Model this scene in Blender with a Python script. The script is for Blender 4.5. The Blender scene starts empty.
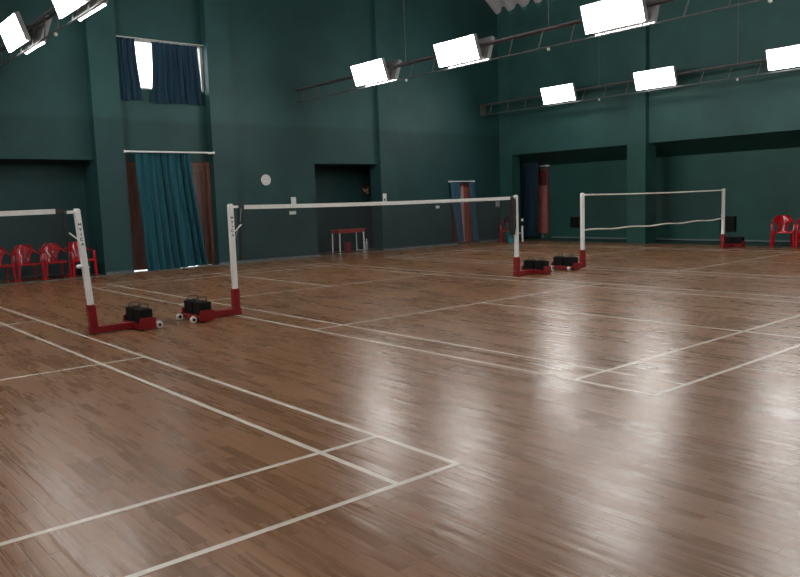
import bpy, bmesh, math, random
from mathutils import Vector, Matrix, Euler
random.seed(7)
PI = math.pi
S = bpy.context.scene
C = S.collection

# ------------------------------------------------------------------ materials
def new_mat(name):
    m = bpy.data.materials.new(name); m.use_nodes = True
    nt = m.node_tree; b = nt.nodes['Principled BSDF']
    return m, nt, b
def N(nt, t, **kw):
    n = nt.nodes.new(t)
    for k, v in kw.items(): setattr(n, k, v)
    return n
def L(nt, a, b): nt.links.new(a, b)
def ramp(nt, stops):
    r = N(nt, 'ShaderNodeValToRGB'); e = r.color_ramp.elements
    while len(e) < len(stops): e.new(0.5)
    for i, (p, c) in enumerate(stops): e[i].position = p; e[i].color = (*c, 1)
    return r
def coords(nt, scale=(1, 1, 1)):
    t = N(nt, 'ShaderNodeTexCoord'); m = N(nt, 'ShaderNodeMapping'); m.inputs['Scale'].default_value = scale
    L(nt, t.outputs['Object'], m.inputs['Vector']); return m.outputs['Vector']

def mottled(name, col, rough=.5, var=.18, scale=6, metal=0., bump=0., spec=.5, stretch=(1, 1, 1)):
    m, nt, b = new_mat(name)
    v = coords(nt, stretch)
    n = N(nt, 'ShaderNodeTexNoise'); n.inputs['Scale'].default_value = scale; n.inputs['Detail'].default_value = 5
    L(nt, v, n.inputs['Vector'])
    lo = tuple(c*(1-var) for c in col); hi = tuple(min(1, c*(1+var)) for c in col)
    r = ramp(nt, [(.3, lo), (.7, hi)]); L(nt, n.outputs['Fac'], r.inputs['Fac'])
    L(nt, r.outputs['Color'], b.inputs['Base Color'])
    b.inputs['Roughness'].default_value = rough; b.inputs['Metallic'].default_value = metal
    b.inputs['Specular IOR Level'].default_value = spec
    if bump:
        bp = N(nt, 'ShaderNodeBump'); bp.inputs['Strength'].default_value = bump; bp.inputs['Distance'].default_value = .01
        L(nt, n.outputs['Fac'], bp.inputs['Height']); L(nt, bp.outputs['Normal'], b.inputs['Normal'])
    return m

def wall_paint(name, upper, lower, band):
    # wall colour: lighter above the band height, darker below it, with mottled unevenness
    m, nt, b = new_mat(name)
    v = coords(nt)
    sep = N(nt, 'ShaderNodeSeparateXYZ'); L(nt, v, sep.inputs[0])
    n = N(nt, 'ShaderNodeTexNoise'); n.inputs['Scale'].default_value = .9; n.inputs['Detail'].default_value = 8; n.inputs['Roughness'].default_value = .6
    L(nt, v, n.inputs['Vector'])
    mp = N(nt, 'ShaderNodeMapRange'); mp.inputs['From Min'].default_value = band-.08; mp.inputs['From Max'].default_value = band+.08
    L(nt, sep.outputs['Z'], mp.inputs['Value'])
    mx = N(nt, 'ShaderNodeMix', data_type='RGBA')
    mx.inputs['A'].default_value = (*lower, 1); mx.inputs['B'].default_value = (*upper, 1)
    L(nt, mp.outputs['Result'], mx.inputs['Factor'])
    r = ramp(nt, [(.3, (.78, .78, .8)), (.7, (1.15, 1.15, 1.13))]); L(nt, n.outputs['Fac'], r.inputs['Fac'])
    mu = N(nt, 'ShaderNodeMix', data_type='RGBA', blend_type='MULTIPLY'); mu.inputs['Factor'].default_value = 1
    L(nt, mx.outputs['Result'], mu.inputs['A']); L(nt, r.outputs['Color'], mu.inputs['B'])
    L(nt, mu.outputs['Result'], b.inputs['Base Color'])
    b.inputs['Roughness'].default_value = .55; b.inputs['Specular IOR Level'].default_value = .3
    n2 = N(nt, 'ShaderNodeTexNoise'); n2.inputs['Scale'].default_value = 25; L(nt, v, n2.inputs['Vector'])
    bp = N(nt, 'ShaderNodeBump'); bp.inputs['Strength'].default_value = .15; bp.inputs['Distance'].default_value = .01
    L(nt, n2.outputs['Fac'], bp.inputs['Height']); L(nt, bp.outputs['Normal'], b.inputs['Normal'])
    return m

def parquet():
    m, nt, b = new_mat('parquet_wood')
    tc = N(nt, 'ShaderNodeTexCoord')
    mp = N(nt, 'ShaderNodeMapping'); mp.inputs['Rotation'].default_value = (0, 0, PI/2)
    L(nt, tc.outputs['Object'], mp.inputs['Vector'])
    v = mp.outputs['Vector']
    br = N(nt, 'ShaderNodeTexBrick')
    br.offset = .37; br.offset_frequency = 2; br.squash = 1
    for k, val in (('Scale', 1), ('Brick Width', .62), ('Row Height', .075), ('Mortar Size', .0008), ('Mortar Smooth', .2), ('Bias', 0)):
        br.inputs[k].default_value = val
    br.inputs['Color1'].default_value = (0, 0, 0, 1); br.inputs['Color2'].default_value = (1, 1, 1, 1); br.inputs['Mortar'].default_value = (.1, .1, .1, 1)
    L(nt, v, br.inputs['Vector'])
    # long grain
    mg = N(nt, 'ShaderNodeMapping'); mg.inputs['Scale'].default_value = (22, 1.1, 1); L(nt, tc.outputs['Object'], mg.inputs['Vector'])
    # shift the grain from board to board
    ad = N(nt, 'ShaderNodeVectorMath', operation='ADD'); sc = N(nt, 'ShaderNodeVectorMath', operation='SCALE'); sc.inputs['Scale'].default_value = 37
    L(nt, br.outputs['Color'], sc.inputs[0]); L(nt, mg.outputs['Vector'], ad.inputs[0]); L(nt, sc.outputs['Vector'], ad.inputs[1])
    g = N(nt, 'ShaderNodeTexNoise'); g.inputs['Scale'].default_value = 1.6; g.inputs['Detail'].default_value = 6; g.inputs['Roughness'].default_value = .65
    L(nt, ad.outputs['Vector'], g.inputs['Vector'])
    # broad variation of whole runs of boards, drawn out along them
    ms = N(nt, 'ShaderNodeMapping'); ms.inputs['Scale'].default_value = (3.2, .5, 1); L(nt, tc.outputs['Object'], ms.inputs['Vector'])
    w = N(nt, 'ShaderNodeTexNoise'); w.inputs['Scale'].default_value = 1.1; w.inputs['Detail'].default_value = 5
    L(nt, ms.outputs['Vector'], w.inputs['Vector'])
    sepc = N(nt, 'ShaderNodeSeparateColor'); L(nt, br.outputs['Color'], sepc.inputs[0])
    a1 = N(nt, 'ShaderNodeMath', operation='MULTIPLY'); a1.inputs[1].default_value = .17; L(nt, sepc.outputs[0], a1.inputs[0])
    a2 = N(nt, 'ShaderNodeMath', operation='MULTIPLY_ADD'); a2.inputs[1].default_value = .62; L(nt, g.outputs['Fac'], a2.inputs[0]); L(nt, a1.outputs[0], a2.inputs[2])
    a3 = N(nt, 'ShaderNodeMath', operation='MULTIPLY_ADD'); a3.inputs[1].default_value = .38; L(nt, w.outputs['Fac'], a3.inputs[0]); L(nt, a2.outputs[0], a3.inputs[2])
    r = ramp(nt, [(.30, (.105, .050, .025)), (.50, (.180, .087, .042)), (.69, (.240, .119, .058)), (.90, (.32, .165, .083))])
    L(nt, a3.outputs[0], r.inputs['Fac'])
    dk = N(nt, 'ShaderNodeMix', data_type='RGBA'); dk.inputs['B'].default_value = (.05, .026, .015, 1)
    L(nt, br.outputs['Fac'], dk.inputs['Factor']); L(nt, r.outputs['Color'], dk.inputs['A'])
    L(nt, dk.outputs['Result'], b.inputs['Base Color'])
    # varnish wear: gloss differs from board to board
    rr = N(nt, 'ShaderNodeMapRange'); rr.inputs['From Min'].default_value = .32; rr.inputs['From Max'].default_value = .95
    rr.inputs['To Min'].default_value = ROUGH[0]; rr.inputs['To Max'].default_value = ROUGH[1]
    L(nt, a3.outputs[0], rr.inputs['Value']); L(nt, rr.outputs['Result'], b.inputs['Roughness'])
    b.inputs['Specular IOR Level'].default_value = FSPEC
    # slight waves left by sanding and wear, drawn out along the boards
    m3 = N(nt, 'ShaderNodeMapping'); m3.inputs['Scale'].default_value = (11, .9, 1); L(nt, tc.outputs['Object'], m3.inputs['Vector'])
    g2 = N(nt, 'ShaderNodeTexNoise'); g2.inputs['Scale'].default_value = 1; g2.inputs['Detail'].default_value = 2.5; g2.inputs['Distortion'].default_value = .3
    L(nt, m3.outputs['Vector'], g2.inputs['Vector'])
    bh = N(nt, 'ShaderNodeMath', operation='MULTIPLY_ADD'); bh.inputs[1].default_value = .08
    L(nt, sepc.outputs[0], bh.inputs[0]); L(nt, g2.outputs['Fac'], bh.inputs[2])
    bp = N(nt, 'ShaderNodeBump'); bp.inputs['Strength'].default_value = 1; bp.inputs['Distance'].default_value = BUMP
    L(nt, bh.outputs[0], bp.inputs['Height']); L(nt, bp.outputs['Normal'], b.inputs['Normal'])
    return m
ROUGH = (.22, .36); FSPEC = .22; BUMP = .0042

def cloth(name, col, col2):
    m, nt, b = new_mat(name)
    v = coords(nt, (14, 14, .5))
    n = N(nt, 'ShaderNodeTexNoise'); n.inputs['Scale'].default_value = 1.5; n.inputs['Detail'].default_value = 4; L(nt, v, n.inputs['Vector'])
    r = ramp(nt, [(.35, col), (.65, col2)]); L(nt, n.outputs['Fac'], r.inputs['Fac']); L(nt, r.outputs['Color'], b.inputs['Base Color'])
    b.inputs['Roughness'].default_value = .8; b.inputs['Specular IOR Level'].default_value = .2
    b.inputs['Sheen Weight'].default_value = .15
    return m
def emit(name, col, strength):
    m, nt, b = new_mat(name)
    v = coords(nt); w = N(nt, 'ShaderNodeTexWave'); w.inputs['Scale'].default_value = 5; w.bands_direction = 'Z'
    L(nt, v, w.inputs['Vector'])
    r = ramp(nt, [(0, tuple(c*.9 for c in col)), (1, col)]); L(nt, w.outputs['Fac'], r.inputs['Fac'])
    L(nt, r.outputs['Color'], b.inputs['Emission Color']); b.inputs['Emission Strength'].default_value = strength
    b.inputs['Base Color'].default_value = (.8, .8, .8, 1)
    return m

LAMP = 15.0
M = dict(
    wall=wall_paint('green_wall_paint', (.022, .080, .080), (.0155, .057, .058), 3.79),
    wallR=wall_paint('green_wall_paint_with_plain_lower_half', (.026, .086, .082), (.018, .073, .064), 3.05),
    wallfloor=mottled('green_cement', (.022, .062, .055), .6, .2, 2),
    skirt=mottled('pale_grey_skirting', (.13, .18, .18), .6),
    kerb=mottled('grey_green_skirting', (.10, .13, .13), .6),
    floor=parquet(),
    line=mottled('court_line_paint', (.60, .54, .47), .34, .12, 9),
    roof=mottled('galvanised_roof_sheet', (.42, .42, .45), .5, .15, 3, .0),
    white=mottled('white_enamel', (.80, .81, .80), .35, .05, 5),
    red=mottled('red_enamel', (.22, .008, .012), .35, .2, 8),
    redplastic=mottled('red_plastic', (.38, .006, .013), .13, .08, 4),
    black=mottled('black_rubber', (.0045, .0045, .005), .6, .3, 10, spec=.2),
    dark=mottled('dark_metal', (.035, .036, .04), .45, .3, 8),
    truss=mottled('grey_painted_steel', (.10, .095, .10), .45, .3, 8),
    wheel=mottled('white_nylon', (.75, .74, .70), .4, .06, 8),
    net=mottled('net_twine', (.022, .018, .022), .8, .3, 40),
    tape=mottled('white_tape', (.72, .72, .70), .6, .06, 20),
    cord=mottled('cream_cord', (.58, .56, .50), .7, .1, 20),
    lamp=emit('lamp_diffuser', (1.0, .985, .95), LAMP),
    housing=mottled('grey_lamp_housing', (.42, .42, .43), .4, .1, 6),
    teal=cloth('teal_curtain_cloth', (.004, .048, .068), (.009, .092, .118)),
    blue=cloth('dark_blue_curtain_cloth', (.006, .028, .055), (.012, .052, .09)),
    blue2=cloth('faded_blue_curtain_cloth', (.02, .075, .13), (.03, .11, .17)),
    night=cloth('night_blue_curtain_cloth', (.003, .016, .03), (.006, .03, .05)),
    wood=mottled('brown_door_wood', (.13, .062, .048), .45, .3, 3, stretch=(6, 6, .6)),
    wood2=mottled('red_door_wood', (.42, .11, .07), .45, .25, 3, stretch=(6, 6, .6)),
    wood3=mottled('orange_brown_door_wood', (.18, .075, .045), .45, .25, 3, stretch=(6, 6, .6)),
    pink=mottled('faded_pink_door_panel', (.36, .115, .10), .5, .2, 4),
    maroon=mottled('maroon_transom_panel', (.10, .018, .018), .5, .2, 4),
    pale=mottled('pale_pink_jamb', (.55, .38, .36), .5, .1, 4),
    frame=mottled('cream_window_frame', (.62, .60, .55), .45, .08, 6),
    paper=mottled('white_paper', (.66, .67, .66), .7, .08, 12),
    greyplate=mottled('grey_plastic_plate', (.42, .43, .43), .5, .1, 12),
    tableTop=mottled('red_table_top', (.33, .035, .022), .4, .2, 6),
    tan=mottled('tan_print', (.62, .38, .20), .6, .5, 30),
    tealplastic=mottled('teal_plastic', (.01, .20, .22), .35, .1, 6),
    bluecap=mottled('pale_clear_plastic', (.30, .33, .36), .2, .2, 8),
    crimson=mottled('crimson_plastic', (.20, .012, .03), .35, .15, 6),
)
def glass_mat():
    m, nt, b = new_mat('window_glass')
    b.inputs['Transmission Weight'].default_value = 1; b.inputs['Roughness'].default_value = .02; b.inputs['IOR'].default_value = 1.2
    n = N(nt, 'ShaderNodeTexNoise'); n.inputs['Scale'].default_value = 4
    r = ramp(nt, [(.3, (.92, .95, .95)), (.7, (1, 1, 1))]); L(nt, n.outputs['Fac'], r.inputs['Fac']); L(nt, r.outputs['Color'], b.inputs['Base Color'])
    return m
M['glass'] = glass_mat()

# ------------------------------------------------------------------ mesh builder
class MB:
    def __init__(s): s.v = []; s.f = []
    def add(s, vs, fs):
        o = len(s.v); s.v += [tuple(v) for v in vs]; s.f += [tuple(i+o for i in f) for f in fs]; return s
    def box(s, x0, x1, y0, y1, z0, z1):
        v = [(x, y, z) for z in (z0, z1) for y in (y0, y1) for x in (x0, x1)]
        return s.add(v, [(0, 2, 3, 1), (4, 5, 7, 6), (0, 1, 5, 4), (2, 6, 7, 3), (0, 4, 6, 2), (1, 3, 7, 5)])
    def obox(s, c, size, mat):
        c = Vector(c); h = Vector(size)/2
        v = [c+mat@Vector((sx*h.x, sy*h.y, sz*h.z)) for sz in (-1, 1) for sy in (-1, 1) for sx in (-1, 1)]
        return s.add(v, [(0, 2, 3, 1), (4, 5, 7, 6), (0, 1, 5, 4), (2, 6, 7, 3), (0, 4, 6, 2), (1, 3, 7, 5)])
    def tube(s, pts, r, n=8, closed=False, flat=None):
        # flat = (width, thickness) gives a flattened section; r may be a list
        pts = [Vector(p) for p in pts]; k = len(pts)
        rs = r if isinstance(r, (list, tuple)) else [r]*k
        tans = []
        for i in range(k):
            if closed: t = pts[(i+1) % k]-pts[i-1]
            else: t = pts[min(i+1, k-1)]-pts[max(i-1, 0)]
            tans.append(t.normalized())
        up = Vector((0, 0, 1)) if abs(tans[0].z) < .9 else Vector((0, 1, 0))
        u = (up-tans[0]*up.dot(tans[0])).normalized(); rings = []
        for i in range(k):
            u = (u-tans[i]*u.dot(tans[i])).normalized(); w = tans[i].cross(u)
            for j in range(n):
                a = 2*PI*(j+.5)/n
                if flat: rings.append(pts[i]+u*math.cos(a)*flat[1]*rs[i]+w*math.sin(a)*flat[0]*rs[i])
                else: rings.append(pts[i]+(u*math.cos(a)+w*math.sin(a))*rs[i])
        fs = []
        for i in range(k if closed else k-1):
            a, b = i*n, ((i+1) % k)*n
            for j in range(n): fs.append((a+j, a+(j+1) % n, b+(j+1) % n, b+j))
        if not closed: fs += [tuple(range(n-1, -1, -1)), tuple(range((k-1)*n, k*n))]
        return s.add(rings, fs)
    def bar(s, p, q, w, t):
        return s.tube([p, q], 1, 4, flat=(w/2*1.414, t/2*1.414))
    def lathe(s, prof, c=(0, 0, 0), n=24, rot=None):
        c = Vector(c); vs = []
        for r, z in prof:
            for j in range(n):
                a = 2*PI*j/n; p = Vector((r*math.cos(a), r*math.sin(a), z)); vs.append(c+(rot@p if rot else p))
        fs = []
        for i in range(len(prof)-1):
            for j in range(n): fs.append((i*n+j, i*n+(j+1) % n, (i+1)*n+(j+1) % n, (i+1)*n+j))
        fs += [tuple(range(n-1, -1, -1)), tuple(range((len(prof)-1)*n, len(prof)*n))]
        return s.add(vs, fs)
    def sheet(s, fn, nu, nv, th):
        # a surface fn(u,v) with real thickness th (offset along its normal)
        P = [[Vector(fn(i/nu, j/nv)) for j in range(nv+1)] for i in range(nu+1)]
        front, back = [], []
        for i in range(nu+1):
            for j in range(nv+1):
                du = P[min(i+1, nu)][j]-P[max(i-1, 0)][j]; dv = P[i][min(j+1, nv)]-P[i][max(j-1, 0)]
                n = du.cross(dv); n = n.normalized() if n.length > 1e-9 else Vector((0, 1, 0))
                front.append(P[i][j]+n*th/2); back.append(P[i][j]-n*th/2)
        K = len(front); id = lambda i, j: i*(nv+1)+j; fs = []
        for i in range(nu):
            for j in range(nv):
                a, b, c, d = id(i, j), id(i+1, j), id(i+1, j+1), id(i, j+1)
                fs += [(a, b, c, d), (K+d, K+c, K+b, K+a)]
        for i in range(nu):
            fs += [(id(i, 0), K+id(i, 0), K+id(i+1, 0), id(i+1, 0)), (id(i, nv), id(i+1, nv), K+id(i+1, nv), K+id(i, nv))]
        for j in range(nv):
            fs += [(id(0, j), id(0, j+1), K+id(0, j+1), K+id(0, j)), (id(nu, j), K+id(nu, j), K+id(nu, j+1), id(nu, j+1))]
        return s.add(front+back, fs)
    def build(s, name, mat, parent=None, smooth=False, bevel=0, loc=None, clean=False):
        me = bpy.data.meshes.new(name); me.from_pydata(s.v, [], s.f); me.validate()
        bm = bmesh.new(); bm.from_mesh(me); bmesh.ops.recalc_face_normals(bm, faces=bm.faces[:]); bm.to_mesh(me); bm.free()
        me.materials.append(mat)
        if smooth:
            me.shade_smooth(); me.set_sharp_from_angle(angle=math.radians(40))
        o = bpy.data.objects.new(name, me); C.objects.link(o)
        if parent: o.parent = parent
        if loc: o.location = loc
        if bevel:
            b = o.modifiers.new('bevel', 'BEVEL'); b.width = bevel; b.segments = 2; b.limit_method = 'ANGLE'
        return o

def tag(o, label=None, cat=None, group=None, kind=None):
    if label: o['label'] = label
    if cat: o['category'] = cat
    if group: o['group'] = group
    if kind: o['kind'] = kind
    return o
def thing(name, label, cat, loc=(0, 0, 0), rz=0, group=None, kind=None):
    o = bpy.data.objects.new(name, None); C.objects.link(o); o.empty_display_size = .1
    o.location = loc; o.rotation_euler = (0, 0, rz)
    return tag(o, label, cat, group, kind)
def copy_thing(src, loc, rz, label, group=None):
    r = src.copy(); C.objects.link(r); r.location = loc; r.rotation_euler = (0, 0, rz); r['label'] = label
    if group: r['group'] = group
    for ch in list(src.children):
        c = ch.copy(); C.objects.link(c); c.parent = r
        for g in list(ch.children):
            d = g.copy(); C.objects.link(d); d.parent = c
    return r
def struct(o, label, cat): return tag(o, label, cat, None, 'structure')

# ------------------------------------------------------------------ the hall
X0, X1, Y0, TOP = -13.0, 18.3, -13.0, 15.5
YA, YW, YC = 8.95, 9.22, 9.07            # pilaster fronts and the wall panels between them
fl = MB().box(X0-.3, 17.92, Y0-.3, 10.6, -.2, 0).build('floor', M['floor'])
struct(fl, 'glossy brown plank floor of the badminton hall with pale court lines', 'floor')

o = MB().box(17.92, 19.7, Y0-.3, 10.6, -.2, 0).build('floor', M['wallfloor']); struct(o, 'dark green cement floor strip under the right overhang', 'floor')

# painted court lines, three courts side by side
GAP = 2.1; LW = .04
for k in range(3):
    xl = -6.1+k*(6.1+GAP); xr = xl+6.1; m = MB(); h = .0012; e = LW
    def ln(x0, x1, y0, y1): m.box(x0, x1, y0, y1, 0, h)
    B, D, F = 6.70, 5.94, 1.98
    for x in (xl, xl+.46, xr-.46-e, xr-e): ln(x, x+e, -B, B)
    for sgn in (-1, 1):
        for yy in (B, D, F):
            a = sgn*yy; lo, hi = (a, a+e) if sgn < 0 else (a-e, a)
            ln(xl+e, xl+.46, lo, hi); ln(xl+.46+e, xr-.46-e, lo, hi); ln(xr-.46, xr-e, lo, hi)
        lo, hi = sorted((sgn*(F), sgn*(B-e)))
        ln(xl+3.05-e/2, xl+3.05+e/2, lo, hi)
    o = m.build('court_lines', M['line'], fl)

# left wall of the photograph (runs along x)
w = MB()
w.box(X0-.3, 3.37, YW, 10.3, 2.80, TOP)                # bay over the chairs
w.box(X0-.3, 3.37, 9.95, 10.3, 0, 2.80)                # its deep lower recess
P1, P2, P3 = (3.37, 4.06), (6.42, 7.10), (12.12, 12.86)
w.box(P1[0], P1[1], YA, 10.3, 0, TOP)
w.box(P2[0], P2[1], YA, 10.3, 0, TOP)
w.box(P1[1], P2[0], YW, 9.5, 5.80, TOP)
w.box(P1[1], P2[0], YW, 9.5, 2.76, 4.56)
w.box(P2[1], P3[0], YC, 9.5, 2.73, TOP)            # clock bay
w.box(P2[1], 9.71, YC, 10.6, 0, 2.73)
w.box(9.66, 13.4, 10.4, 10.6, 0, 3.0)                  # dark alcove behind
w.box(9.66, 13.4, 9.5, 10.6, 2.73, 3.0)
w.box(13.2, 13.4, 9.5, 10.6, 0, 2.73)
w.box(P3[0], P3[1], YA, 9.5, 0, TOP)
w.box(P3[1], 15.36, YW-.05, 9.5, 0, TOP)
w.box(15.36, 16.50, YW-.05, 9.5, 2.13, TOP)
w.box(16.50, 19.7, YW-.05, 9.5, 0, TOP)
w.box(15.30, 16.56, 9.5, 9.6, 0, 2.2)
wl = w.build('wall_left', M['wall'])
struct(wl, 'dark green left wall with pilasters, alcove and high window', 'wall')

# right wall of the photograph (runs along y)
w = MB()
w.box(19.4, 19.7, Y0-.3, YW-.05, 0, 3.3)
w.box(17.9, 18.3, Y0-.3, YW-.05, 3.05, TOP)
w.box(17.88, 18.3, 8.58, YW-.05, 0, TOP)
w.box(17.72, 18.3, 3.12, 3.76, 0, TOP)
w.box(17.72, 18.3, -4.6, -3.9, 0, TOP)
# underside of the overhang, sloping down to the back of the recess
ya, yb = Y0-.3, YW-.05
pr = [(17.95, 3.05), (19.4, 2.67), (19.7, 2.67), (19.7, 3.4), (17.95, 3.4)]
w.add([(x, ya, z) for x, z in pr]+[(x, yb, z) for x, z in pr], [(0, 1, 2, 3, 4), (9, 8, 7, 6, 5)]+[(i, 5+i, 5+(i+1) % 5, (i+1) % 5) for i in range(5)])
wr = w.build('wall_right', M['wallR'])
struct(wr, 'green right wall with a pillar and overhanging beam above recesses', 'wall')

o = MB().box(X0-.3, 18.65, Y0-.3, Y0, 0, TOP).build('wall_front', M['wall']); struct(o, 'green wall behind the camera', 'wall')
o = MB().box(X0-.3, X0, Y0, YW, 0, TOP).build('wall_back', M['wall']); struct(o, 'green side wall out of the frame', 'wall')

# low kerbs where the boards end
k1 = MB()
k1.box(X0, 3.37, YA-.25, YA-.12, 0, .012)
for a, b_ in ((3.37, 4.06), (6.40, 9.66), (12.1, 15.36), (16.5, 18.3)): k1.box(a, b_, YA-.06, YA+.01, 0, .07)
k1.box(4.06, 6.42, YA-.06, YA-.01, 0, .012); k1.box(9.66, 12.12, YA-.06, YA-.01, 0, .012); k1.box(15.36, 16.5, YA-.06, YA-.01, 0, .012)
o = k1.build('baseboard_left', M['kerb']); struct(o, 'grey kerb along the foot of the left wall', 'baseboard')
k2 = MB().box(19.35, 19.4, Y0, 8.0, .02, .065)
o = k2.build('baseboard_right', M['skirt'], bevel=.004); struct(o, 'pale skirting along the foot of the right wall', 'baseboard')

# vaulted roof of corrugated sheet
xc, half, ang = 2.35, 15.55, math.radians(38); R = half/math.sin(ang); ez = 8.12
def roof(u, v):
    a = -ang+2*ang*u; y = Y0+(9.4-Y0)*v
    wv = math.sin(2*PI*y/.62); wv = max(-.75, min(.75, wv*1.2))
    rr = R+wv*.13
    return (xc+rr*math.sin(a), y, ez+rr*math.cos(a)-R*math.cos(ang))
o = MB().sheet(roof, 36, 432, .02).build('ceiling', M['roof'], smooth=True)
struct(o, 'pale grey corrugated roof sheeting with a wavy eave', 'ceiling')

# ------------------------------------------------------------------ window and doors
win = thing('window_1', 'high window with bright daylight between dark blue curtains', 'window', (5.24, 9.36, 4.56), kind='structure')
f = MB()
x0, x1, z1 = -1.18, 1.18, 1.24
f.box(x0, x1, -.04, .05, 0, .06).box(x0, x1, -.04, .05, z1-.06, z1).box(x0, x0+.07, -.04, .05, .06, z1-.06).box(x1-.07, x1, -.14, .05, .06, z1-.06)
f.box(-.72, -.66, -.03, .04, .06, z1-.06).box(.1, .15, -.03, .04, .06, z1-.06)
f.build('window_frame', M['frame'], win, bevel=.004)
MB().box(x0+.07, x1-.07, .0, .008, .06, z1-.06).build('pane', M['glass'], win)

def curtain(name, label, mat, xa, xb, xa2, xb2, y, zt, zb, folds, amp, group=None, axis='x', seed=0, gather=None):
    rnd = random.Random(seed)
    ph = [rnd.uniform(0, 2*PI) for _ in range(6)]; fr = [rnd.uniform(.7, 1.4) for _ in range(6)]
    cx = (xa+xb)/2
    def fn(u, v):
        t = v**1.3
        s = (xa+(xb-xa)*u)*(1-t)+(xa2+(xb2-xa2)*u)*t
        s += .012*math.sin(9*v+ph[0])*t
        fold = 0
        for q in range(3): fold += math.sin(2*PI*folds*fr[q]*(u+.04*v*math.sin(ph[q+3]))+ph[q])*(.62, .3, .25)[q]
        d = amp*(.55+.45*v)*fold
        z = zt+(zb-zt)*v + (.02*math.sin(5*u+ph[1]) if v > .98 else 0)
        return (s-cx, d, z-zb) if axis == 'x' else (d, s-cx, z-zb)
    o = MB().sheet(fn, max(40, int(folds*10)), 18, .006).build(name, mat, smooth=True)
    o.location = (cx, y, zb) if axis == 'x' else (y, cx, zb)
    return tag(o, label, 'curtain', group)
curtain('curtain', 'narrow dark blue curtain left of the bright strip in the high window', M['blue'], 4.09, 4.57, 4.09, 4.66, 9.14, 5.76, 4.27, 5, .05, 'window curtains', seed=3)
curtain('curtain', 'wide dark blue curtain right of the bright strip in the high window', M['blue'], 5.00, 6.25, 4.94, 6.33, 9.14, 5.74, 4.24, 12, .05, 'window curtains', seed=5)
rod = MB().tube([(-1.18, 0, 0), (1.18, 0, 0)], .012, 10); ro = rod.build('curtain_rod', M['frame'], smooth=True, loc=(5.24, 9.14, 5.785))
tag(ro, 'thin pale rod across the top of the high window', 'curtain rod')

def rod_x(x0, x1, y, z, r, label, mat='white'):
    t = thing('curtain_rod', label, 'curtain rod', ((x0+x1)/2, y, z))
    h = (x1-x0)/2
    MB().tube([(-h, 0, 0), (h, 0, 0)], r, 10).build('pole', M[mat], t, True)
    for sx in (-h+.02, h-.02): MB().box(sx-.02, sx+.02, -.03, YW-y+.02 if y < YW else .1, -.03, .03).build('bracket', M[mat], t, bevel=.004)
    return t
rod_x(4.03, 6.45, 8.93, 2.99, .022, 'long white curtain rod above the tall teal curtain')
curtain('curtain', 'tall teal curtain hanging over the brown double door', M['teal'], 4.34, 5.80, 4.45, 6.12, 9.03, 2.99, .012, 10, .085, seed=11)

# door 1: brown double door behind the teal curtain
d1 = thing('door_1', 'brown wooden double door half hidden by the tall teal curtain', 'door', (5.24, 9.34, 0), kind='structure')
f = MB().box(-1.18, -1.10, -.06, .06, 0, 2.76).box(1.10, 1.18, -.14, .06, 0, 2.76).box(-1.10, 1.10, -.06, .06, 2.68, 2.76)
f.build('door_frame', M['wood3'], d1, bevel=.004)
for sx, side in ((-1.1, 1), (.005, 1)):
    lf = MB().box(sx, sx+1.095, -.02, .025, .018, 2.685)
    for a, b_ in ((.05, .95), (1.05, 2.45)):
        lf.box(sx+.1, sx+.14, -.035, -.02, a+.1, b_+.1).box(sx+.955, sx+.995, -.035, -.02, a+.1, b_+.1)
        lf.box(sx+.14, sx+.955, -.035, -.02, a+.1, a+.14).box(sx+.14, sx+.955, -.035, -.02, b_+.06, b_+.1)
    dl = lf.build('door_leaf', M['wood'], d1, bevel=.003)
    MB().tube([(sx+(1.04 if sx < -.5 else .05), -.02, 1.0), (sx+(1.04 if sx < -.5 else .05), -.075, 1.0), (sx+(1.04 if sx < -.5 else .05), -.075, 1.2), (sx+(1.04 if sx < -.5 else .05), -.02, 1.2)], .009, 8).build('handle', M['dark'], dl, True)

# door 2: small doorway with blue curtains further along the left wall
d2 = thing('door_2', 'red door between parted blue curtains near the far corner', 'door', (15.93, 9.40, 0), kind='structure')
MB().box(-.56, -.50, -.16, .08, 0, 2.12).box(.50, .56, -.16, .08, 0, 2.12).box(-.50, .50, -.16, .08, 2.04, 2.12).build('door_frame', M['wood'], d2, bevel=.004)
MB().box(-.5, .10, -.02, .03, .03, 2.03).build('door_leaf', M['wood'], d2, bevel=.004)
MB().box(.10, .24, -.05, .03, .03, 2.03).build('jamb_panel', M['pale'], d2, bevel=.004)
MB().box(.24, .5, -.04, .03, .03, 2.03).build('door_leaf', M['wood2'], d2, bevel=.004)
rod_x(15.26, 16.42, 9.06, 2.16, .018, 'short white curtain rod over the small curtained doorway')
curtain('curtain', 'left faded blue curtain of the small doorway, swept to the right', M['blue2'], 15.27, 15.70, 15.62, 15.86, 9.08, 2.15, .06, 4, .04, 'blue curtains of the small doorway', seed=21)
curtain('curtain', 'right faded blue curtain of the small doorway, beside the red door', M['blue2'], 16.20, 16.46, 16.36, 16.62, 9.08, 2.15, .06, 3, .04, 'blue curtains of the small doorway', seed=22)

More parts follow.
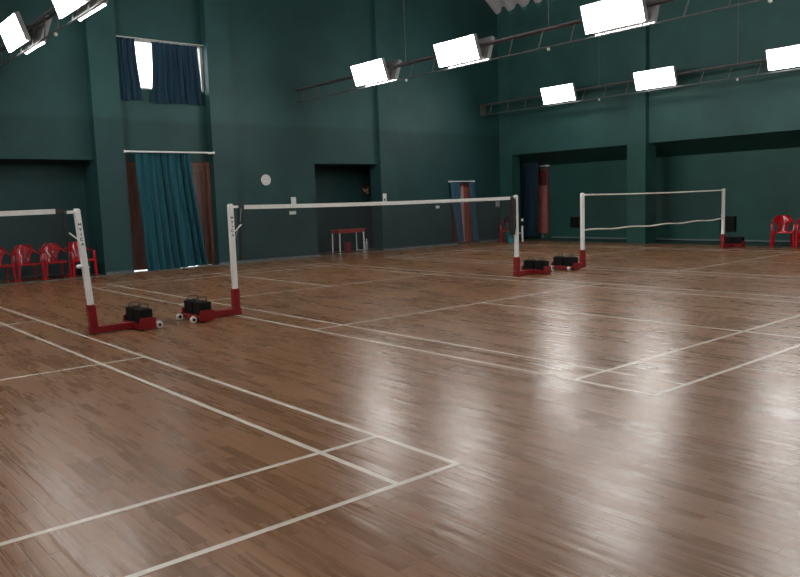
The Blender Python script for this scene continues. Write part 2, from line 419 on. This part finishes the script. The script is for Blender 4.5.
# door 3: narrow door on the right wall beside a dark curtain
d3 = thing('door_3', 'narrow pink panelled door with maroon transom beside the dark curtain', 'door', (19.37, 8.42, .14), kind='structure')
MB().box(-.05, .03, -.30, -.25, 0, 2.42).box(-.05, .03, .35, .40, 0, 2.42).box(-.05, .03, -.25, .35, 2.37, 2.42).box(-.05, .03, -.25, .35, 1.80, 1.84).build('door_frame', M['wood'], d3, bevel=.003)
dl = MB().box(-.02, .02, -.25, .35, .05, 1.80).box(-.045, -.02, -.25, .35, .86, .93).build('door_leaf', M['pink'], d3, bevel=.003)
MB().box(-.02, .02, -.25, .35, 1.84, 2.37).build('transom_panel', M['maroon'], d3)
MB().box(-.025, .025, -.06, .06, -.17, 0).build('sill', M['kerb'], d3)
MB().box(-.08, -.05, .2, .36, 1.81, 1.85).build('bolt', M['white'], d3)
curtain('curtain', 'long dark blue curtain hanging in the far corner beside the pink door', M['night'], 8.28, 9.05, 8.30, 9.08, 18.95, 2.80, .06, 8, .045, axis='y', seed=31)
t = thing('curtain_rod', 'short pale rod over the narrow pink door in the far corner', 'curtain rod', (19.25, 8.45, 2.66))
MB().tube([(0, -.35, 0), (0, .62, 0)], .014, 8).build('pole', M['white'], t, True)
MB().box(-.03, .15, -.35, -.30, -.03, .03).build('bracket', M['white'], t)

# ------------------------------------------------------------------ trusses and floodlights
def truss(x, label):
    t = thing('lighting_truss', label, 'truss', (x, 0, 4.80 if x < 5 else 4.62), group='lighting trusses')
    ya, yb = -9.5, 9.17
    for sx in (-.06, .06): MB().tube([(sx, ya, .20), (sx, yb, .20)], .026, 8).build('top_chord', M['truss'], t, True)
    MB().tube([(0, ya, -.14), (0, yb, -.14)], .015, 8).build('bottom_chord', M['truss'], t, True)
    y = yb-.35
    while y > ya+.3:
        MB().tube([(0, y-.10, .20), (0, y+.02, -.14)], .013, 6).build('strut', M['truss'], t, True)
        y -= .78
    MB().box(-.13, .13, 9.14, 9.19, -.17, .23).build('wall_plate', M['truss'], t, bevel=.005)
    for y in (0.0, -4.3, 4.3):
        MB().tube([(0, y, .20), (0, y, 7.5)], .008, 6).build('hanger_rod', M['truss'], t)
        MB().tube([(-.06, y, .20), (.06, y, .20)], .012, 6).build('cross_tie', M['truss'], t)
        b_ = MB().lathe([(.004, -.035), (.026, -.024), (.035, 0), (.026, .024), (.004, .035)], (0, y, -.185), 12)
        b_.build('round_clamp', M['white'], t, True)
    return t
TX = {'outer': -7.05, 'left': 1.25, 'middle': 9.25, 'right': 17.05}
truss(TX['left'], 'steel lighting truss crossing the upper left corner of the photo')
truss(TX['middle'], 'long steel lighting truss above the gap beside the middle net')
truss(TX['right'], 'steel lighting truss running close to the right green wall')

truss(TX['outer'], 'steel lighting truss left of the near court, outside the photo')  # unseen truss, spaced like the others, added to light the near court
def floodlight(label, sides=(-1, 1)):
    t = thing('flood_light', label, 'floodlight', (0, 0, 0), group='floodlights on the trusses')
    for s in sides:
        top = Vector((s*.30, 0, .385)); bot = Vector((s*.14, 0, -.085))
        mid = (top+bot)/2; zax = (top-bot).normalized(); n = Vector((s*zax.z, 0, -abs(zax.x)))
        yax = zax.cross(n).normalized(); rot = Matrix((n, yax, zax)).transposed()
        h = MB().obox(mid-n*.035, (.05, 1.26, .51), rot)
        # reflector rim round the diffuser
        for e in (-1, 1):
            h.obox(mid+yax*e*.625+n*.005, (.05, .02, .51), rot)
        h.obox(mid+zax*.25+n*.005, (.05, 1.26, .015), rot)
        h.build('housing', M['housing'], t)
        MB().obox(mid+n*.008-zax*.01, (.035, 1.22, .495), rot).build('lamp_panel', M['lamp'], t)
        for y in (-.4, .4): MB().bar(mid-n*.06+Vector((0, y, .05)), (s*.05, y, .20), .05, .02).build('bracket', M['truss'], t)
    return t
f0 = None; f1 = None
spots = [('middle', 5.45, 'leftmost of three floodlights on the middle truss, nearest the left wall'),
         ('middle', 2.35, 'second of three floodlights on the middle truss'),
         ('middle', -1.62, 'largest floodlight of the middle truss, at the top edge of the photo'),
         ('middle', -5.2, 'floodlight of the middle truss beyond the right edge of the photo'),
         ('middle', -8.6, 'last floodlight of the middle truss, behind the camera'),
         ('right', 5.68, 'smallest floodlight, leftmost of three on the right truss'),
         ('right', 2.28, 'second of three floodlights on the right truss, in front of the pillar'),
         ('right', -1.50, 'floodlight at the right edge of the photo, on the right truss'),
         ('right', -5.2, 'floodlight of the right truss beyond the right edge of the photo'),
         ('right', -8.6, 'last floodlight of the right truss, behind the camera'),
         ('left', 6.12, 'floodlight cut by the left edge of the photo, on the left truss'),
         ('left', 2.88, 'floodlight at the top edge of the photo, on the left truss'),
         ('left', -0.9, 'floodlight of the left truss above the photo'),
         ('left', -4.6, 'floodlight of the left truss over the near court'),
         ('left', -8.2, 'last floodlight of the left truss, behind the camera')]
for y, w_ in ((6.1, 'nearest the chairs'), (2.9, 'second from the chairs'), (-.9, 'in the middle'), (-4.6, 'beside the camera'), (-8.2, 'behind the camera')):
    spots.append(('outer', y, 'floodlight of the outer truss outside the photo, '+w_))  # unseen lamps added along with the outer truss
for tr, y, lab in spots:
    loc = (TX[tr], y, 4.80 if tr in ('left', 'outer') else 4.62)
    if tr == 'right':
        if f1 is None: f1 = floodlight(lab, (-1,)); f1.location = loc
        else: copy_thing(f1, loc, 0, lab)
    elif f0 is None: f0 = floodlight(lab); f0.location = loc
    else: copy_thing(f0, loc, 0, lab)

# ------------------------------------------------------------------ net posts, counterweights and nets
LETTERS = [[(0, 0, .8, 1), ], ]
def post(label, x, y, d, winch='ball', letters=False, lean=0.):
    t = thing('net_post', label, 'net post', (x, y, 0), group='net posts')
    H = 1.585
    q = .036
    MB().tube([(lean*.2, 0, .36), (lean, 0, H)], q*1.414, 4).build('pole', M['white'], t, bevel=.01)
    MB().tube([(0, 0, .02), (lean*.24, 0, .385)], .05*1.414, 4).build('sleeve', M['red'], t, bevel=.012)
    MB().box(lean-.025, lean+.025, -.025, .025, H-.001, H+.012).build('cap', M['white'], t, bevel=.004)
    MB().box(min(-d*.07, d*.58), max(-d*.07, d*.58), -.045, .045, .012, .10).build('base_arm', M['red'], t, bevel=.008)
    # cradle that holds the two weights
    cx = d*.59; m = MB()
    m.box(cx-.11, cx+.11, -.29, .29, .02, .09)
    for yy in (-.292, .276):
        pts = [(cx-.11, .035), (cx-.07, .015), (cx+.07, .015), (cx+.11, .035), (cx+.11, .15), (cx+.09, .165), (cx-.09, .165), (cx-.11, .15)]
        n = len(pts); v = [(a, yy, z) for a, z in pts]+[(a, yy+.016, z) for a, z in pts]
        m.add(v, [tuple(range(n)), tuple(range(2*n-1, n-1, -1))]+[(i, n+i, n+(i+1) % n, (i+1) % n) for i in range(n)])
    m.build('weight_cradle', M['red'], t, bevel=.004)
    rx = Matrix.Rotation(PI/2, 3, 'X')
    for yy in (-.22, .22):
        a = MB().box(min(cx+d*.10, cx+d*.175), max(cx+d*.10, cx+d*.175), yy-.016, yy+.016, .036, .062).tube([(cx+d*.175, yy-.028, .048), (cx+d*.175, yy+.028, .048)], .02, 10).build('axle', M['black'], t)
        MB().lathe([(.021, -.018), (.024, -.022), (.042, -.022), (.047, -.014), (.047, .014), (.042, .022), (.024, .022), (.021, .018)], (cx+d*.175, yy, .048), 20, rx).build('wheel', M['wheel'], a, True)
    # head hook towards the net, tension winch half-way down
    MB().box(lean+min(-d*.12, -d*.02), lean+max(-d*.12, -d*.02), -.02, .02, H-.05, H-.015).build('head_hook', M['white'], t, bevel=.005)
    if winch:
        lw = lean*.52
        MB().tube([(lw-d*.10, -.01, .880), (lw+d*.05, -.01, .86)], .011, 8).build('winch_axle', M['white'], t, True)
        MB().lathe([(.012, -.04), (.024, -.03), (.027, 0), (.024, .025), (.012, .03)], (lw-d*.068, -.01, .876), 14, Matrix.Rotation(PI/2, 3, 'Y')).build('winch_knob', M['white'], t, True)
    if winch == 'crank':
        MB().tube([(0, -.01, .86), (d*.17, -.01, .84)], .011, 8).build('crank_arm', M['cord'], t, True)
        chd = MB().tube([(d*.17, -.01, .68), (d*.17, -.01, .99)], .019, 10).build('crank_handle', M['white'], t, True)
        MB().tube([(d*.17, -.01, .99), (d*.17, -.01, 1.08)], .026, 10).build('crank_grip', M['black'], chd, True)
        MB().tube([(d*.17, -.01, 1.08), (d*.17, -.01, 1.13)], .022, 10).build('crank_tip', M['white'], chd, True)
    if letters:
        MB().tube([(lean*.7-d*.03, -.03, 1.20), (lean*.8-d*.14, -.04, 1.30)], .009, 6).build('cord_cleat', M['white'], t, True)
        # five small dark characters down the face, too small to read
        s = .030; yf = -q-.0015
        strokes = [[(0, 0, 0, 1), (1, 0, 1, 1), (0, 1, .5, .3), (.5, .3, 1, 1)],
                   [(.5, 0, .5, .5), (.5, .5, 0, 1), (.5, .5, 1, 1)],
                   [(.5, 0, .5, 1)],
                   [(0, 0, 0, 1), (0, 0, 1, 0), (0, 1, 1, 1)],
                   [(0, 0, .5, 1), (.5, 1, 1, 0), (.25, .5, .75, .5)]]
        for i, g in enumerate(strokes):
            zc = 1.385-i*.062; m = MB()
            for (a, b_, c, e) in g:
                xo = lean*(zc-.2)/1.385; p = Vector((xo-.017+a*s, yf, zc+b_*s)); r_ = Vector((xo-.017+c*s, yf, zc+e*s)); dirv = (r_-p).normalized(); side = Vector((0, 1, 0)).cross(dirv)*.0045
                v = [p+side, p-side, r_-side, r_+side]; back = Vector((0, .002, 0))
                m.add(v+[w_+back for w_ in v], [(0, 1, 2, 3), (7, 6, 5, 4), (0, 4, 5, 1), (1, 5, 6, 2), (2, 6, 7, 3), (3, 7, 4, 0)])
            m.build('letter', M['dark'], t)
    return t
def weight_proto():
    t = thing('counterweight', '', 'counterweight', (0, 0, 0), group='black counterweights')
    MB().box(-.08, .08, -.122, .122, 0, .18).box(-.06, .06, -.10, .10, .18, .192).build('block', M['black'], t, bevel=.012)
    MB().tube([(-.07, 0, .17), (-.07, 0, .23), (-.055, 0, .243), (.055, 0, .243), (.07, 0, .23), (.07, 0, .17)], .008, 8).build('handle', M['dark'], t, True)
    return t
posts = [
    ('white net post on a red base in front of the row of red chairs', .12, .03, 1, 'ball', True, 'the post by the red chairs'),
    ('white net post on a red base below the wall clock', 2.13, .03, -1, None, True, 'the post below the wall clock'),
    ('white net post with a crank handle, right end of the middle net', 8.34, .12, 1, 'crank', False, 'the post with the crank'),
    ('white net post at the left end of the far right net', 10.45, .1, -1, None, False, 'the far net\'s left post'),
    ('white net post at the right end of the far right net, by two black boxes', 16.76, .18, 1, 'ball', False, 'the far net\'s right post'),
]
w0 = None
for lab, x, y, d, wi, le, where in posts:
    post(lab, x, y, d, wi, le, -.10 if le and d > 0 else 0)
    for yy, wh in ((-.14, 'nearer'), (.14, 'farther')):
        lb = '%s black counterweight on the base of %s' % (wh, where)
        loc = (x+d*.59, y+yy, .09)
        if w0 is None: w0 = weight_proto(); w0['label'] = lb; w0.location = loc
        else: copy_thing(w0, loc, 0, lb)

def net(label, xa, xb, y, ztl, ztr, zbl, zbr, pa, pb, tape, thick, cell, end_cords):
    """xa..xb net body; pa, pb post faces the cords run to"""
    t = thing('badminton_net', label, 'net', ((xa+xb)/2, y, 0), group='badminton nets')
    cx = (xa+xb)/2; Lx = xb-xa
    def top(u): return ztl+(ztr-ztl)*u-.018*4*u*(1-u)
    def bot(u): return zbl+(zbr-zbl)*u-.02*4*u*(1-u)
    m = MB(); nv = int(Lx/cell); nh = int((ztl-zbl)/cell); h = thick/2
    def sway(u, f): return .03*math.sin(PI*f)*math.sin(5*u+1)
    for i in range(nv+1):
        u = i/nv; x = xa-cx+Lx*u; prev = None
        pts = [(x, sway(u, q/3), bot(u)+(top(u)-bot(u))*q/3) for q in range(4)]
        for q in range(3):
            a, b_ = pts[q], pts[q+1]
            m.add([(a[0]-h, a[1], a[2]), (a[0]+h, a[1], a[2]), (b_[0]+h, b_[1], b_[2]), (b_[0]-h, b_[1], b_[2]),
                   (a[0], a[1]+thick, a[2]), (b_[0], b_[1]+thick, b_[2])], [(0, 1, 2, 3), (1, 4, 5, 2), (4, 0, 3, 5)])
    for j in range(nh+1):
        f = j/nh; K = 24
        for i in range(K):
            q = []
            for uu in (i/K, (i+1)/K): q.append((xa-cx+Lx*uu, sway(uu, f), bot(uu)+(top(uu)-bot(uu))*f))
            a, b_ = q
            m.add([(a[0], a[1], a[2]-h), (b_[0], b_[1], b_[2]-h), (b_[0], b_[1], b_[2]+h), (a[0], a[1], a[2]+h),
                   (a[0], a[1]+thick, a[2]), (b_[0], b_[1]+thick, b_[2])], [(0, 1, 2, 3), (1, 4, 5, 2), (4, 0, 3, 5)])
    me = m.build('net_mesh', M['net'], t)
    if tape:
        tp = MB().sheet(lambda u, v: (xa-cx+.1+(Lx-.2)*u, .002, top((.1+(Lx-.2)*u)/Lx)+.03-.06*v), 24, 2, .008)
        tp = tp.build('top_tape', M['tape'], t)
        for e in (0, 1):
            x = xa-cx+.05 if e == 0 else xb-cx-.05
            MB().box(x-.05, x+.05, -.008, .008, top(e)-.028, top(e)+.028).build('tape_end', M['dark'], tp)
        MB().tube([(xa-cx+Lx*i/24, 0, bot(i/24)) for i in range(25)], .008, 6).build('bottom_cord', M['net'], t, True)
    else:
        MB().tube([(xa-cx+Lx*i/24, -.004, top(i/24)) for i in range(25)], .018, 8).build('top_cord', M['cord'], t, True)
        MB().tube([(xa-cx+Lx*i/24, -.004, bot(i/24)+.012*math.sin(i*1.1)) for i in range(25)], .018, 8).build('bottom_cord', M['cord'], t, True)
    for e, pp in ((0, pa), (1, pb)):
        x = xa-cx if e == 0 else xb-cx; px = pp-cx
        MB().tube([(x, 0, top(e)), (px, 0, top(e))], .007, 6).build('tie_cord', M['dark' if tape else 'cord'], t, True)
        if end_cords[e] == 'side':
            MB().tube([(x, 0, top(e)), (x+.01, 0, (top(e)+bot(e))/2), (x, 0, bot(e))], .014, 6).build('side_cord', M['net'], t, True)
        elif end_cords[e] == 'dark':
            MB().tube([(x, 0, top(e)), (x+.01, 0, (top(e)+bot(e))/2), (x, 0, bot(e))], .018, 6).build('side_cord', M['net'], t, True)
            MB().tube([(x+(.05 if e == 0 else -.05), -.01, top(e)-.02), (x+(.02 if e == 0 else -.02), -.01, top(e)-.2), (px+(.0 if e == 0 else 0), -.03, top(e)-.48)], .003, 6).build('loose_cord', M['cord'], t, True)
        elif end_cords[e] == 'bundle':
            MB().tube([(x, 0, top(e)-.02), (x-.03, 0, top(e)-.15), (x-.02, 0, top(e)-.4), (x-.06, 0, bot(e)+.2), (x-.05, 0, bot(e)+.05)], [.05, .07, .055, .085, .05], 8).build('gathered_end', M['net'], t, True)
        elif end_cords[e] == 'cream':
            MB().tube([(x, 0, top(e)), (x, 0, bot(e))], .016, 6).build('side_cord', M['cord'], t, True)
            MB().tube([(x, 0, bot(e)), (px, 0, bot(e)+.0)], .012, 6).build('tie_cord', M['cord'], t, True)
    return t
net('dark net with white tape running out of the left edge of the photo', -6.0, -.13, .03, 1.565, 1.572, .80, .80, -6.1, -.02, True, .0034, .02, ('side', 'side'))
net('dark net with white top tape strung across the middle court', 2.27, 8.22, .07, 1.545, 1.54, .79, .78, 2.17, 8.29, True, .0034, .02, ('dark', 'bundle'))
net('thin far net between cream cords on the right court', 10.55, 16.64, .14, 1.555, 1.555, .80, .80, 10.49, 16.73, False, .0012, .022, ('cream', 'cream'))

# ------------------------------------------------------------------ red plastic chairs
def chair_proto():
    t = thing('plastic_chair', '', 'chair', (0, 0, 0), group='red plastic armchairs')
    def seat(u, v):
        x = (u-.5)*(.46-.05*v); y = -.22+.44*v
        return (x, y, .43+.015*math.cos(2*PI*(u-.5))*0-.02*math.sin(PI*u)*math.sin(PI*v)-.015*v-(.02 if v == 0 else 0))
    MB().sheet(seat, 12, 12, .014).build('seat', M['redplastic'], t, True)
    # backrest: solid rounded crown with slots below
    def back(u, v):
        q_ = min(1, max(0, (v-.30)/.42)); ww = (.25+.19*q_*q_*(3-2*q_))*(1 if v < .72 else math.sqrt(max(.02, 1-((v-.72)/.33)**2)))
        x = (u-.5)*ww; y = .20+.13*v-.10*(2*(u-.5))**2*(.4+.6*v)
        return (x, y, .40+.47*v)
    m = MB()
    def sub(u0, u1, v0, v1, nu, nv): m.sheet(lambda u, v: back(u0+(u1-u0)*u, v0+(v1-v0)*v), nu, nv, .012)
    sub(0, 1, 0, .22, 14, 3); sub(0, 1, .70, 1, 14, 8)
    for a in (0, .86): sub(a, a+.14, .22, .70, 3, 6)
    for b_ in (.25, .37, .49, .61): sub(.14, .86, b_, b_+.095, 10, 3)
    m.build('backrest', M['redplastic'], t, True)
    for s in (-1, 1):
        m = MB().tube([(s*.262, -.245, .40), (s*.268, -.245, .58), (s*.272, -.22, .635), (s*.275, -.10, .655), (s*.272, .06, .665), (s*.255, .20, .70), (s*.225, .27, .745)], 1, 8, flat=(.034, .017))
        m.build('arm', M['redplastic'], t, True)
        MB().tube([(s*.262, -.25, .44), (s*.270, -.262, .2), (s*.278, -.275, 0)], [1.15, 1, .8], 8, flat=(.036, .024)).build('leg', M['redplastic'], t, True)
        MB().tube([(s*.215, .20, .44), (s*.225, .25, .2), (s*.235, .29, 0)], [1.1, 1, .8], 8, flat=(.032, .022)).build('leg', M['redplastic'], t, True)
    MB().tube([(-.262, -.245, .42), (-.12, -.25, .413), (.12, -.25, .413), (.262, -.245, .42)], 1, 8, flat=(.02, .03)).build('seat_rail', M['redplastic'], t, True)
    return t
ch = chair_proto(); ch.scale = (.96, .96, .96); ch['label'] = 'red plastic armchair cut by the left edge of the photo'; ch.location = (1.07, 9.13, 0)
copy_thing(ch, (1.67, 9.12, 0), .03, 'red plastic armchair, second from the left edge of the photo')
copy_thing(ch, (2.27, 9.13, 0), -.02, 'red plastic armchair, third in the row from the left edge')
copy_thing(ch, (2.86, 9.13, 0), .04, 'red plastic armchair behind the nearest white net post')
RZ = -1.15
copy_thing(ch, (17.75, -.96, 0), RZ, 'red plastic armchair at right, left one of two by the right wall')
copy_thing(ch, (17.75, -1.60, 0), RZ, 'red plastic armchair cut by the right edge of the photo')
copy_thing(ch, (17.35, 8.33, 0), -.9, 'red plastic chair in the far corner under a black backpack')

# ------------------------------------------------------------------ things along the left wall
# clock
t = thing('wall_clock', 'round white wall clock on the green wall', 'clock', (8.04, YC, 2.27))
rx = Matrix.Rotation(PI/2, 3, 'X')
MB().lathe([(.135, 0), (.15, .01), (.15, .035), (.135, .045), (.128, .03), (.128, .012)], (0, 0, 0), 36, rx).build('rim', M['white'], t, True)
MB().lathe([(.001, 0), (.132, 0), (.132, .02), (.001, .02)], (0, 0, 0), 36, rx).build('dial', M['paper'], t, True)
m = MB()
for i in range(12):
    a = 2*PI*i/12; r_ = .11; m.obox((r_*math.sin(a), -.022, r_*math.cos(a)), (.007, .004, .02), Matrix.Rotation(a, 3, 'Y'))
m.build('hour_marks', M['dark'], t)
MB().bar((.005, -.026, 0), (-.065, -.026, .018), .02, .004).build('hand', M['dark'], t)
MB().bar((0, -.03, -.01), (.085, -.03, .03), .016, .004).build('hand', M['dark'], t)
# plates and notices
def plate(name, label, cat, x, y, z, w_, h_, mat, group=None, rocker=True):
    t = thing(name, label, cat, (x, y, z), group=group)
    MB().box(-w_/2, w_/2, -.014, 0, -h_/2, h_/2).build('plate', M[mat], t, bevel=.003)
    if rocker:
        n = max(1, int(w_/.08))
        for i in range(n):
            cx = -w_/2+(i+.5)*w_/n
            MB().box(cx-.018, cx+.018, -.02, -.014, -.03, .03).build('rocker', M['white'], t, bevel=.002)
    return t
o = MB().box(-.085, .085, -.004, 0, -.15, .15).build('paper_notice', M['paper'], loc=(8.93, YC, 1.62)); tag(o, 'white paper notice on the green wall above a switch plate', 'notice')
plate('switch_plate', 'white switch plate under the paper notice', 'switch plate', 8.88, YC, 1.32, .22, .10, 'white', 'switch plates')
t = thing('paper_notice', 'small pale notice with a dark mark at the alcove edge', 'notice', (12.24, YA+.002, 1.675))
MB().box(-.075, .075, -.004, 0, -.13, .13).build('sheet', M['paper'], t); MB().box(-.035, .03, -.006, -.004, -.10, -.03).build('printed_mark', M['dark'], t)
plate('switch_plate', 'white switch plate on the wall left of the small curtained doorway', 'switch plate', 14.72, YW-.05, 1.31, .17, .09, 'white', 'switch plates')
plate('switch_plate', 'grey square switch plate beside the far corner', 'switch plate', 17.72, YW-.05, 1.33, .22, .22, 'greyplate', 'switch plates')
# picture on the alcove wall
t = thing('framed_picture', 'small dark plaque with a tan and orange blotch in the alcove', 'picture', (12.60, 10.40, 1.93))
MB().box(-.19, .19, -.02, 0, -.17, .17).build('backing', M['dark'], t, bevel=.004)
m = MB()
for (a, b_, r_) in ((-.09, .05, .05), (-.05, .01, .06), (.02, .0, .07), (.07, .03, .07), (.09, .08, .04), (.06, -.07, .05), (.11, -.06, .04)):
    m.lathe([(.001, 0), (r_*.7, 0), (r_*.7, .008), (.001, .008)], (a, -.02, b_), 14, rx)
m.build('blotch', M['tan'], t)
# table, bucket, bottle
t = thing('side_table', 'small red topped table with white legs in the alcove mouth', 'table', (11.02, 9.32, 0))
MB().box(-.52, .52, -.24, .24, .70, .74).box(-.49, .49, -.215, .215, .63, .70).build('tabletop', M['tableTop'], t, bevel=.006)
for sx in (-.46, .46):
    for sy in (-.19, .19): MB().tube([(sx, sy, .65), (sx*1.02, sy*1.03, 0)], .022, 8).build('leg', M['white'], t, True)
MB().tube([(.46, -.19, .06), (.46, .19, .06)], .014, 6).build('stretcher', M['white'], t, True)
t = thing('bucket', 'crimson plastic bucket under the red table', 'bucket', (11.12, 9.5, 0))
MB().lathe([(.10, 0), (.125, .30), (.135, .30), (.135, .31), (.118, .31), (.094, .02), (.001, .02)], (0, 0, 0), 24).build('body', M['crimson'], t, True)
MB().tube([(.13*math.cos(a), .0, .30+.10*math.sin(a)) for a in [PI*i/10 for i in range(11)]], .004, 6).build('handle', M['dark'], t, True)
t = thing('water_bottle', 'pale clear bottle standing right of the red table', 'bottle', (11.75, 9.34, 0))
MB().lathe([(.045, 0), (.052, .02), (.052, .12), (.046, .14), (.052, .16), (.052, .27), (.03, .33), (.018, .35), (.018, .37)], (0, 0, 0), 18).build('body', M['bluecap'], t, True)
MB().lathe([(.021, .365), (.021, .395), (.001, .397)], (0, 0, 0), 14).build('cap', M['white'], t, True)
# corner: backpack and bucket
t = thing('backpack', 'black backpack sitting on the red chair in the far corner', 'bag', (17.35, 8.33, .425), -.9)
def pack(u, v):
    a = 2*PI*u; r_ = math.sin(PI*min(.999, max(.02, v)))**.35
    c_, s_ = math.cos(a), math.sin(a); e = .55
    return (.17*r_*math.copysign(abs(c_)**e, c_), .02+.12*r_*math.copysign(abs(s_)**e, s_), .50*v)
m = MB(); nu, nv = 28, 14; vs = [pack(i/nu, j/nv) for j in range(nv+1) for i in range(nu)]
m.add(vs, [(j*nu+i, j*nu+(i+1) % nu, (j+1)*nu+(i+1) % nu, (j+1)*nu+i) for j in range(nv) for i in range(nu)]+[tuple(range(nu-1, -1, -1)), tuple(range(nv*nu, (nv+1)*nu))])
m.build('body', M['black'], t, True)
MB().box(-.12, .12, -.15, -.09, .05, .24).build('pocket', M['dark'], t, bevel=.02)
MB().tube([(-.05, .02, .48), (-.04, .02, .55), (.04, .02, .55), (.05, .02, .48)], .01, 6).build('top_loop', M['dark'], t, True)
t = thing('bucket', 'teal plastic bucket on the floor beside the corner chair', 'bucket', (16.95, 7.86, 0))
MB().lathe([(.12, 0), (.155, .40), (.165, .40), (.165, .415), (.145, .415), (.114, .02), (.001, .02)], (0, 0, 0), 24).build('body', M['tealplastic'], t, True)
MB().tube([(.16*math.cos(a), .0, .40+.12*math.sin(a)) for a in [PI*i/10 for i in range(11)]], .005, 6).build('handle', M['white'], t, True)
# black boxes on the right wall
def wall_box(label, y, z, s):
    t = thing('wall_box', label, 'box', (19.4, y, z), group='black boxes on the right wall')
    MB().box(-.12, 0, -s/2, s/2, -s/2, s/2).build('case', M['black'], t, bevel=.006)
    m = MB()
    for i in range(6): m.box(-.126, -.12, -s/2+.03, s/2-.03, -s/2+.04+i*(s-.08)/6, -s/2+.04+i*(s-.08)/6+.02)
    m.build('grille', M['black'], t)
wall_box('black square box low on the wall behind the farthest right net post', 1.33, .54, .46)
wall_box('black square box low on the wall behind the left post of the far net', 6.92, .60, .38)

# ------------------------------------------------------------------ daylight, camera, view
wd = bpy.data.worlds.new('World'); S.world = wd; wd.use_nodes = True
bg = wd.node_tree.nodes['Background']; bg.inputs['Color'].default_value = (.93, .97, 1, 1); bg.inputs['Strength'].default_value = 2.5
cam = bpy.data.cameras.new('camera'); co = bpy.data.objects.new('camera', cam); C.objects.link(co)
cam.sensor_fit = 'HORIZONTAL'; cam.sensor_width = 36; cam.lens = 759.6/800*36
co.location = (-3.0556, -9.8091, 1.5571); co.rotation_euler = (1.4560, .0334, -.7039)
cam.clip_start = .05; cam.clip_end = 200
S.camera = co
vs_ = S.view_settings
vs_.view_transform = 'Standard'; vs_.look = 'None'; vs_.gamma = 1; vs_.use_curve_mapping = False; vs_.exposure = 1.35
S.cycles.use_denoising = True
S.cycles.max_bounces = 8
